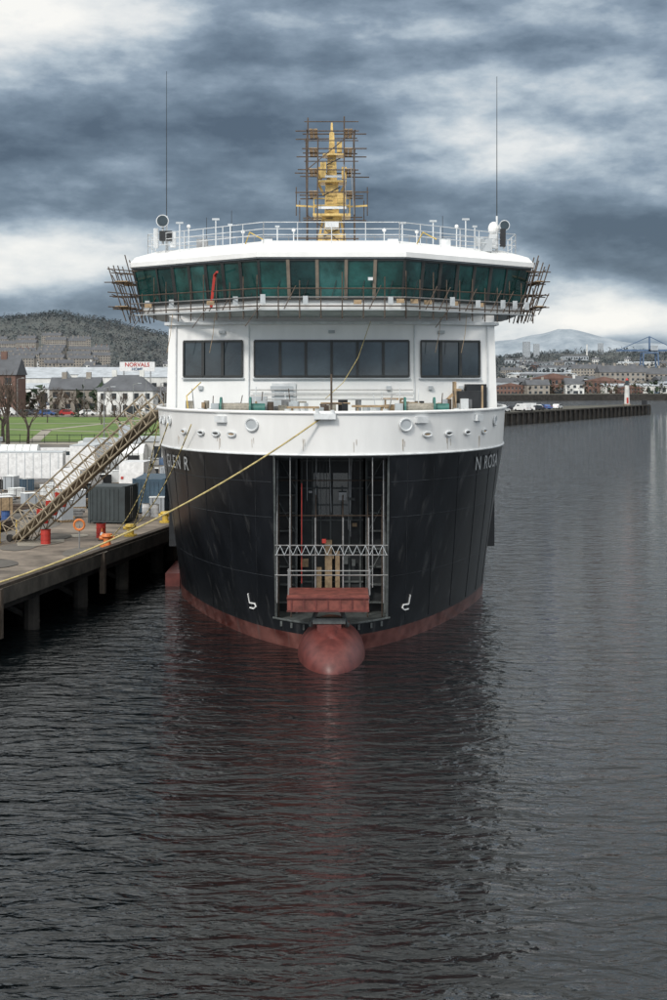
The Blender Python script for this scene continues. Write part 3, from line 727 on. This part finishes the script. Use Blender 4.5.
for body,mt,dz in(('NORVALS',REDB,15.4),('HOME',BLUECL,14.3)):
    cu=bpy.data.curves.new('t','FONT'); cu.body=body; cu.size=1.6 if mt is REDB else 1.1; cu.align_x='CENTER'; cu.offset=.03; cu.extrude=.02
    o=bpy.data.objects.new('lettering',cu); COL.objects.link(o); o.data.materials.append(mt); o.rotation_euler=(math.pi/2,0,0); o.location=(0,0,dz); o.parent=se
le=empty('harbour_light_tower',(95.8,467,3)); mb=MB()
mb.tube((0,0,0),(0,0,.6),1.3,CONC,12); mb.tube((0,0,.6),(0,0,6.9),.9,REND,16,.7); mb.tube((0,0,6.9),(0,0,7.1),1.05,BLACK,16)
mb.tube((0,0,7.1),(0,0,8.3),.5,DGLASS,10); mb.tube((0,0,8.3),(0,0,9.1),.65,REDB,12,.05); mb.box((0,-.88,1.7),(.6,.12,1.9),REDB)
mb.obj('tower',le)
mb=MB()
for x in(-6,6):
    for y in(-5,5): mb.beam((x,y,0),(x*.8,y*.8,20),.9,.9,BLUECL)
    mb.beam((x,-5,9),(x,5,9),.7,.7,BLUECL)
mb.beam((-5,-4,20),(5,-4,20),.8,.8,BLUECL); mb.beam((-5,4,20),(5,4,20),.8,.8,BLUECL)
mb.beam((-22,0,21.5),(20,0,21.5),1.0,1.2,BLUECL); mb.beam((0,0,20),(0,0,30),1,1,BLUECL); mb.tube((0,0,30),(-20,0,22),.25,BLUECL); mb.tube((0,0,30),(18,0,22),.25,BLUECL); mb.box((3,0,23),(5,3,3),GREYCL)
cr=mb.obj('harbour_crane'); cr.location=(212,960,HZ(212,960)+3); cr.scale=(1,1,1.1)
mb=MB(); mb.tube((0,0,0),(0,0,30),1.4,REND,10,1.0); mb.obj('chimney_stack',None,False,(372,2100,HZ(372,2100)-8))
# ------------------------------------------------------------------ vehicles
def car(name,paint,van=False):
    mb=MB(); L,W=(4.9,1.9) if van else (4.2,1.75)
    if van: prof=[(-L/2,.35),(L/2,.35),(L/2,1.0),(L/2-.5,1.2),(L/2-1.2,2.0),(-L/2+.05,2.05),(-L/2,1.2)]
    else: prof=[(-L/2,.35),(L/2,.35),(L/2,.75),(L/2-1.0,.92),(L/2-1.7,1.42),(-L/2+.8,1.45),(-L/2+.1,1.0)]
    n=len(prof); vs=[(x,-W/2,z) for x,z in prof]+[(x,W/2,z) for x,z in prof]
    mb.add(vs,[tuple(range(n)),tuple(range(2*n-1,n-1,-1))]+[(i,n+i,n+(i+1)%n,(i+1)%n) for i in range(n)],paint)
    zt=1.7 if van else 1.3
    for s in(-1,1):
        mb.box(((L/2-1.75) if van else -.1,s*(W/2),zt-.12),(.9 if van else 1.9,.03,.34),DGLASS)
        for x in(-L/2+.85,L/2-.85): mb.tube((x,s*(W/2-.2),.33),(x,s*(W/2+.03),.33),.33,TYRE,12)
        mb.box((L/2,s*.6,.7),(.06,.3,.15),WHITE2); mb.box((-L/2,s*.7,.85),(.06,.2,.2),REDB)
    return mb.obj(name)
cars=[car('parked_car',CWHITE),car('parked_car',CRED),car('parked_car',CBLUE),car('parked_car',CDARK),car('parked_van',CWHITE,True)]
for i,o in enumerate(cars): o.location=(-60-i*5,349.5,3.05)
def trailer():
    mb=MB(); L,W=6.5,2.4
    mb.box((0,0,2.05),(L,W,2.3),CWHITE); mb.box((0,0,.8),(L-.3,.9,.18),BLACK)
    for k in range(9): 
        for s in(-1,1): mb.box((-L/2+.35+k*(L-.7)/8,s*(W/2+.01),2.05),(.05,.04,2.2),GREYW)
    for s in(-1,1):
        for x in(-2.2,-1.3): mb.tube((x,s*.85,.45),(x,s*1.17,.45),.45,TYRE,14)
        mb.box((2.4,s*.7,.45),(.15,.15,.9),STEEL); mb.box((-.2,s*1.15,.75),(L-1,.04,.25),STEEL)
    mb.box((L/2+.02,0,2.0),(.05,.06,2.1),BLACK); mb.box((0,0,3.23),(L+.05,W+.05,.06),GREYW)
    return mb.obj('box_trailer')
tr=trailer(); tr.location=(-27,126,3.02); tr.rotation_euler=(0,0,.06)
for x,y,r in((-34.5,131,.03),(-23.8,140,1.5),(-41,137,.1)): inst(tr,'box_trailer',(x,y,3.02),1,r)
rc=random.Random(5)
a=Vector((-10.4,277,0)); d=(Vector((105,477,0))-a).normalized(); nn=Vector((-d.y,d.x,0))
for k in range(14):
    s=rc.uniform(112,165); p=a+d*s+nn*rc.uniform(4,9); o=rc.choice(cars[:1]*2+cars); inst(o,o.name.split('.')[0],(p.x,p.y,3.02),1,rc.uniform(0,3))
for k in range(22):
    inst(rc.choice(cars),'parked_car',(-rc.uniform(32,95),rc.choice([354.5,402,406]),3.05),1,rc.choice([0,1.57]))
for x,y,r in((-29,150,.3),(-33.5,152,.2),(-21,118,1.4),(-37,144,.1),(-26.5,165,0),(-17.5,128,1.5)): inst(cars[4],'parked_van',(x,y,3.02),1.15,r)
# ------------------------------------------------------------------ gangway
gw=empty('gangway'); F=Vector((-19.0,86.2,3.1)); Hh=Vector((-9.8,80.6,11.0)); d=(Hh-F).normalized(); side=d.cross(Vector((0,0,1))).normalized(); up=side.cross(d).normalized()
GAL=mat('gangway_aluminium',(.30,.25,.18),.55,.3,.35,3)
mb=MB(); mb.beam(F,Hh,1.3,.12,GAL); mb.obj('deck',gw); mb=MB(); L=(Hh-F).length; n=16
for s in(-1,1):
    o=side*s*.66
    for h,r in((1.15,.05),(.6,.035),(0.0,.07),(-.45,.05)): mb.tube(F+o+up*h,Hh+o+up*h,r,GAL)
    for k in range(n+1):
        p=F+d*(L*k/n)+o; mb.tube(p-up*.45,p+up*1.15,.035,GAL,5)
        if k<n: mb.tube(p-up*.45,F+d*(L*(k+1)/n)+o,.03,GAL,5); mb.tube(p+up*1.15,F+d*(L*(k+1)/n)+o,.025,GAL,5)
for k in range(30):
    p=F+d*(L*(k+.5)/30)+up*.09; mb.beam(p-side*.6,p+side*.6,.05,.04,BOARD)
mb.obj('side_trusses',gw)
mb=MB()
for s in(-1,1):
    p=F+side*s*.7; mb.tube(p+Vector((0,0,.15))-side*.08,p+Vector((0,0,.15))+side*.08,.22,TYRE,12)
    mb.tube(p+Vector((-.6,0,-.1)),p+Vector((-.6,0,1.1)),.04,YEL)
for k in range(3):
    c=F+d*(1.5+k*.9)+side*-.8; mb.box(tuple(c+Vector((0,0,.5))),(.7,.05,.9),REDB,.5)
mb.obj('foot_rollers',gw)
# ------------------------------------------------------------------ quay furniture
def bollard(x,y,mt=YEL):
    mb=MB(); mb.tube((0,0,0),(0,0,.12),.42,mt,14); mb.tube((0,0,.12),(0,0,.6),.22,mt,14,.2); mb.tube((0,0,.6),(0,0,.75),.36,mt,14,.3); mb.tube((-.45,0,.5),(.45,0,.5),.1,mt,8)
    return mb.obj('mooring_bollard',None,False,(x,y,3.0))
bollard(-13.2,83.4,ORANGE); bollard(-12.6,88.8,YEL); bollard(-16.6,66.0,ORANGE); bollard(-11.4,97,YEL)
bollard(-17.7,60.4)
def container(name,loc,dim,mt,rz):
    mb=MB(); w,dd,h=dim; mb.box((0,0,h/2+.1),(w,dd,h),mt)
    n=int(w/.28)
    for k in range(n):
        for s in(-1,1): mb.box((-w/2+w*(k+.5)/n,s*(dd/2+.02),h/2+.1),(.13,.05,h-.3),mt)
    for k in range(int(dd/.3)):
        mb.box((-w/2-.02,-dd/2+dd*(k+.5)/int(dd/.3),h/2+.1),(.05,.13,h-.3),mt)
    for sx in(-1,1):
        for sy in(-1,1): mb.box((sx*w/2,sy*dd/2,h/2+.1),(.16,.16,h+.1),mt)
    mb.tube((w/2+.06,-.2,.3),(w/2+.06,-.2,h),.03,STEEL); mb.tube((w/2+.06,.2,.3),(w/2+.06,.2,h),.03,STEEL)
    o=mb.obj(name,None,False,loc); o.rotation_euler=(0,0,rz)
container('shipping_container',(-15.0,97.5,3.0),(2.4,3.0,2.4),CONTG,-.15)
container('shipping_container',(-13.3,106,3.0),(2.2,6,2.4),CONTB,0)
container('shipping_container',(-12.8,119,3.0),(2.4,6,2.4),GREYCL,0)
container('waste_skip',(-31,108,3.02),(3.4,1.8,1.3),mat('skip_blue',(.05,.09,.16),.6),.1)
def tent(x,y,w,dd,h,rz):
    e=empty('site_tent',(x,y,3.02)); e.rotation_euler=(0,0,rz); mb=MB()
    for k in range(7):
        X=-w/2+w*k/6
        mb.path([(X,-dd/2,0),(X,-dd/2,h*.7),(X,-dd/4,h*.95),(X,0,h),(X,dd/4,h*.95),(X,dd/2,h*.7),(X,dd/2,0)],.04,STEEL,5)
    mb.obj('hoops',e); mb=MB(); pr=[(-dd/2,0),(-dd/2,h*.7),(-dd/4,h*.95),(0,h),(dd/4,h*.95),(dd/2,h*.7),(dd/2,0)]
    for k in range(6):
        X0=-w/2+w*k/6;X1=-w/2+w*(k+1)/6
        mb.add([(X0,y_,z_) for y_,z_ in pr]+[(X1,y_,z_) for y_,z_ in pr],[(i,i+1,i+8,i+7) for i in range(6)],TENT)
    mb.add([(-w/2,y_,z_) for y_,z_ in pr],[tuple(range(7))],TENT); mb.add([(w/2,y_,z_) for y_,z_ in pr],[tuple(range(7))],TENT)
    mb.box((w*.2,-dd/2-.03,h*.33),(w*.35,.06,h*.6),BLACK); mb.obj('cover',e)
tent(-21.0,147,3.4,3.4,2.9,0); tent(-31.5,142,4.4,3.6,3.1,0.1)
h=building('site_hut',6,2.6,2.6,.3,REND,GREYW,1,3,'flat'); h.location=(-19.5,160,3.02)
clone(h,(-37,112,3.02),.3); clone(h,(-24,156,3.02),.1); clone(h,(-40,158,3.02),.0)
def barrel(x,y,mt):
    mb=MB(); mb.tube((0,0,0),(0,0,.88),.29,mt,14); 
    for z in(.02,.3,.6,.86): mb.tube((0,0,z-.02),(0,0,z+.02),.31,mt,14)
    mb.tube((.12,0,.88),(.12,0,.92),.04,BLACK,8); mb.obj('oil_drum',None,False,(x,y,3.0))
for x,y,mt in((-19.9,84,YEL),(-20.4,84.4,YEL),(-20.1,85.1,YEL),(-14.3,88,REDB),(-17,84.5,REDB),(-12.6,101,CWHITE),(-13.3,101.6,CWHITE),(-22,96,CBLUE)): barrel(x,y,mt)
def pallet(x,y,mt,rz=0,hh=.9):
    mb=MB()
    for k in range(5): mb.box((0,-.45+k*.225,.13),(1.2,.12,.025),BOARD)
    for k in(-.5,0,.5): mb.box((k,0,.06),(.1,1,.1),BOARD)
    mb.box((0,0,.15+hh/2),(1.05,.9,hh),mt); mb.box((0,0,.15+hh+.03),(1.1,.95,.04),TENT)
    for k in(-.3,.3): mb.box((k,0,.15+hh/2),(.04,.92,hh+.02),BLACK)
    o=mb.obj('loaded_pallet',None,False,(x,y,3.02)); o.rotation_euler=(0,0,rz)
rp=random.Random(8)
for _ in range(50):
    y=rp.uniform(97,165); x=-rp.uniform(.115,.235)*y
    if x>-11.8: x=-12.3
    pallet(x,y,rp.choice([TENT,GREYCL,BOARD,CONTB,BLACK,TENT,TENT,BLACK,GREYCL]),rp.random()*3,rp.uniform(.4,1.4))
def stack(x,y,rz,L,mt):
    mb=MB()
    for k in range(2): mb.box((-L/3+k*2*L/3,0,.06),(.12,1.1,.12),BOARD)
    for r in range(3):
        for k in range(5-r): mb.beam((-L/2+rp.uniform(-.2,.2),-.4+k*.2+r*.1,.2+r*.17),(L/2+rp.uniform(-.2,.2),-.4+k*.2+r*.1,.2+r*.17),.14,.13,mt)
    o=mb.obj('stacked_beams',None,False,(x,y,3.02)); o.rotation_euler=(0,0,rz)
for x,y,r,L,mt in((-19.5,100,.2,4,STEEL),(-23,104,-.2,4,RUST),(-18,110,1.2,5,BOARD),(-24.5,98,.1,3,BOARD),(-21.5,91,1.3,4,RUST),(-27.5,112,0,5,STEEL)): stack(x,y,r,L,mt)
def cone(x,y):
    mb=MB(); mb.box((0,0,.03),(.4,.4,.06),BLACK); mb.tube((0,0,.06),(0,0,.75),.16,ORANGE,12,.03); mb.tube((0,0,.32),(0,0,.5),.118,WHITE,12,.08)
    mb.obj('traffic_cone',None,False,(x,y,3.0))
cone(-14,86.5)
mb=MB(); mb.tube((0,0,0),(0,0,1.4),.04,STEEL); 
for i in range(12):
    a=i/12*6.283;b=(i+1)/12*6.283; mb.tube((.3*math.cos(a),-.06,1.4+.3*math.sin(a)),(.3*math.cos(b),-.06,1.4+.3*math.sin(b)),.07,ORANGE)
mb.obj('lifebuoy_stand',None,False,(-14.6,82.2,3.0))
mb=MB(); fx=[(-42,118),(-34,116),(-26,112),(-21.5,110)]
for (x0,y0),(x1,y1) in zip(fx[:-1],fx[1:]):
    n=int(math.hypot(x1-x0,y1-y0)/3)+1
    for k in range(n+1):
        t=k/n; mb.tube((x0+(x1-x0)*t,y0+(y1-y0)*t,3),(x0+(x1-x0)*t,y0+(y1-y0)*t,5),.03,STEEL)
    for z in(3.2,4,5): mb.tube((x0,y0,z),(x1,y1,z),.02,STEEL)
    for k in range(n*10): t=k/(n*10); mb.tube((x0+(x1-x0)*t,y0+(y1-y0)*t,3.2),(x0+(x1-x0)*t,y0+(y1-y0)*t,5),.006,STEEL,3)
mb.obj('site_fence')
mb=MB()
for k in range(60): mb.tube((-18.6-k*1.8,208,3),(-18.6-k*1.8,208,4.4),.05,BLACK,4)
for z in(3.5,4.3): mb.tube((-18.6,208,z),(-126,208,z),.05,BLACK,4)
mb.obj('park_railing')
def lamp(x,y,h):
    mb=MB(); mb.tube((0,0,0),(0,0,h),.11,STEEL,8,.06); mb.tube((0,0,h),(1.1,0,h+.25),.045,STEEL,6); mb.box((1.35,0,h+.26),(.7,.25,.12),GREYW); mb.tube((0,0,0),(0,0,.9),.16,STEEL,8)
    mb.obj('street_lamp',None,False,(x,y,3.02))
for x,y,h in((-34,212,8),(-52,214,8),(-29,246,7),(-42,300,8),(-60,344,9),(-45,344,9),(-76,344,9),(-20.5,170,9)): lamp(x,y,h)
mb=MB(); mb.prism([(-10.35,88),(-9.45,88),(-9.45,96),(-10.35,96)],-.3,.8,RED); 
for k in range(4): mb.tube((-10.3,89+k*2.2,.5),(-9.4,89+k*2.2,.5),.3,TYRE,12)
mb.obj('red_pontoon')
# ------------------------------------------------------------------ SKY
w=bpy.data.worlds.new("World"); scene.world=w; w.use_nodes=True; nt=w.node_tree; nt.nodes.clear()
SE,SR=math.radians(38),math.radians(205)
out=nt.nodes.new('ShaderNodeOutputWorld'); bg=nt.nodes.new('ShaderNodeBackground'); nt.links.new(bg.outputs[0],out.inputs[0])
sky=nt.nodes.new('ShaderNodeTexSky'); sky.sky_type='NISHITA'; sky.sun_disc=False; sky.sun_elevation=SE; sky.sun_rotation=SR
def M(op,a,b=None,c=None,clamp=False):
    n=nt.nodes.new('ShaderNodeMath'); n.operation=op; n.use_clamp=clamp
    for i,v in enumerate((a,b,c)):
        if v is None: continue
        if isinstance(v,(int,float)): n.inputs[i].default_value=v
        else: nt.links.new(v,n.inputs[i])
    return n.outputs[0]
tc=nt.nodes.new('ShaderNodeTexCoord'); sp=nt.nodes.new('ShaderNodeSeparateXYZ'); nt.links.new(tc.outputs['Generated'],sp.inputs[0])
X,Y,Z=sp.outputs; az=M('ARCTAN2',X,Y); el=M('ARCSINE',Z)
def nz(scale,st,det,off=(0,0,0),dist=0,rough=.55):
    mp=nt.nodes.new('ShaderNodeMapping'); mp.inputs['Scale'].default_value=st; mp.inputs['Location'].default_value=off
    nt.links.new(tc.outputs['Generated'],mp.inputs[0]); n=nt.nodes.new('ShaderNodeTexNoise')
    n.inputs['Scale'].default_value=scale; n.inputs['Detail'].default_value=det; n.inputs['Distortion'].default_value=dist; n.inputs['Roughness'].default_value=rough
    nt.links.new(mp.outputs[0],n.inputs['Vector']); return n.outputs['Fac']
n1=nz(5.2,(1,1,2.9),9,(.3,.1,.7),0,.52); n2=nz(17,(1,1,2.2),7,(2,1,0),0,.58)
v=M('ADD',M('MULTIPLY',n1,.95),M('MULTIPLY',n2,.34)); v=M('SUBTRACT',v,.14)
def blob(a0,e0,sx,sy,amp):
    A=M('POWER',M('ABSOLUTE',M('DIVIDE',M('SUBTRACT',az,a0),sx)),2); B=M('POWER',M('ABSOLUTE',M('DIVIDE',M('SUBTRACT',el,e0),sy)),2)
    return M('MULTIPLY',M('EXPONENT',M('MULTIPLY',M('ADD',A,B),-1)),amp)
for b_ in((-.219,.255,.13,.035,.24),(.10,.160,.09,.018,.14),(-.20,.079,.10,.024,.26),(.20,.036,.12,.018,.22),(.08,.220,.20,.018,-.15),(-.16,.165,.15,.022,-.10),(0,.115,.20,.022,-.10),(.195,.095,.09,.024,-.16)):
    v=M('ADD',v,blob(*b_))
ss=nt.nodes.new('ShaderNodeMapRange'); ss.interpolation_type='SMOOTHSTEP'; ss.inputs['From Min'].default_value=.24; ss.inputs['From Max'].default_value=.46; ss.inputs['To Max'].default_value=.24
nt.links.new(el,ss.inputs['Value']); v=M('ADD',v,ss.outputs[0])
rp_=nt.nodes.new('ShaderNodeValToRGB'); e=rp_.color_ramp.elements
e[0].position=.30; e[0].color=(.085,.122,.172,1); e[1].position=.77; e[1].color=(1,.99,.95,1)
for p_,c in((.41,(.16,.217,.285)),(.49,(.27,.345,.43)),(.56,(.47,.55,.62)),(.65,(.78,.81,.82))):
    q=e.new(p_); q.color=(*c,1)
nt.links.new(v,rp_.inputs['Fac'])
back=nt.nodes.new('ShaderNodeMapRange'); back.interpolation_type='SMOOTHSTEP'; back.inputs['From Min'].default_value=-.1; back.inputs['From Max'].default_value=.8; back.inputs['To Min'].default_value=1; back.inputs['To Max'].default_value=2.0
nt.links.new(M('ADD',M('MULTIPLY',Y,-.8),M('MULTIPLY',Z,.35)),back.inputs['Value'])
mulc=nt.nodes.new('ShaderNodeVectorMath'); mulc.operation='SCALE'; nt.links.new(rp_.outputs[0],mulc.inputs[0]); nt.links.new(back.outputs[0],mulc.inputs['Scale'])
sk=nt.nodes.new('ShaderNodeVectorMath'); sk.operation='SCALE'; nt.links.new(sky.outputs[0],sk.inputs[0]); sk.inputs['Scale'].default_value=.08
mx=nt.nodes.new('ShaderNodeMix'); mx.data_type='RGBA'; mx.inputs['Factor'].default_value=.93
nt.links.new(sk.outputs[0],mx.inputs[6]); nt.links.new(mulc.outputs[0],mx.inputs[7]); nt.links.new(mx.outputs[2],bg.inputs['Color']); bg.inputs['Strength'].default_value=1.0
sd=bpy.data.lights.new('sun','SUN'); sd.energy=2.2; sd.angle=math.radians(10); sd.color=(1,.95,.88)
so=bpy.data.objects.new('sun',sd); COL.objects.link(so)
dirv=Vector((math.sin(SR)*math.cos(SE),math.cos(SR)*math.cos(SE),math.sin(SE)))
so.rotation_euler=dirv.to_track_quat('Z','Y').to_euler()
# ------------------------------------------------------------------ camera
cd=bpy.data.cameras.new('camera'); co=bpy.data.objects.new('camera',cd); COL.objects.link(co); scene.camera=co
co.location=(0,0,13); co.rotation_euler=(math.pi/2,0,0); cd.sensor_fit='VERTICAL'; cd.sensor_height=36; cd.lens=51.5; cd.shift_y=-.125; cd.clip_end=30000; cd.clip_start=.5
scene.view_settings.view_transform='Standard'; scene.view_settings.look='None'; scene.view_settings.exposure=0
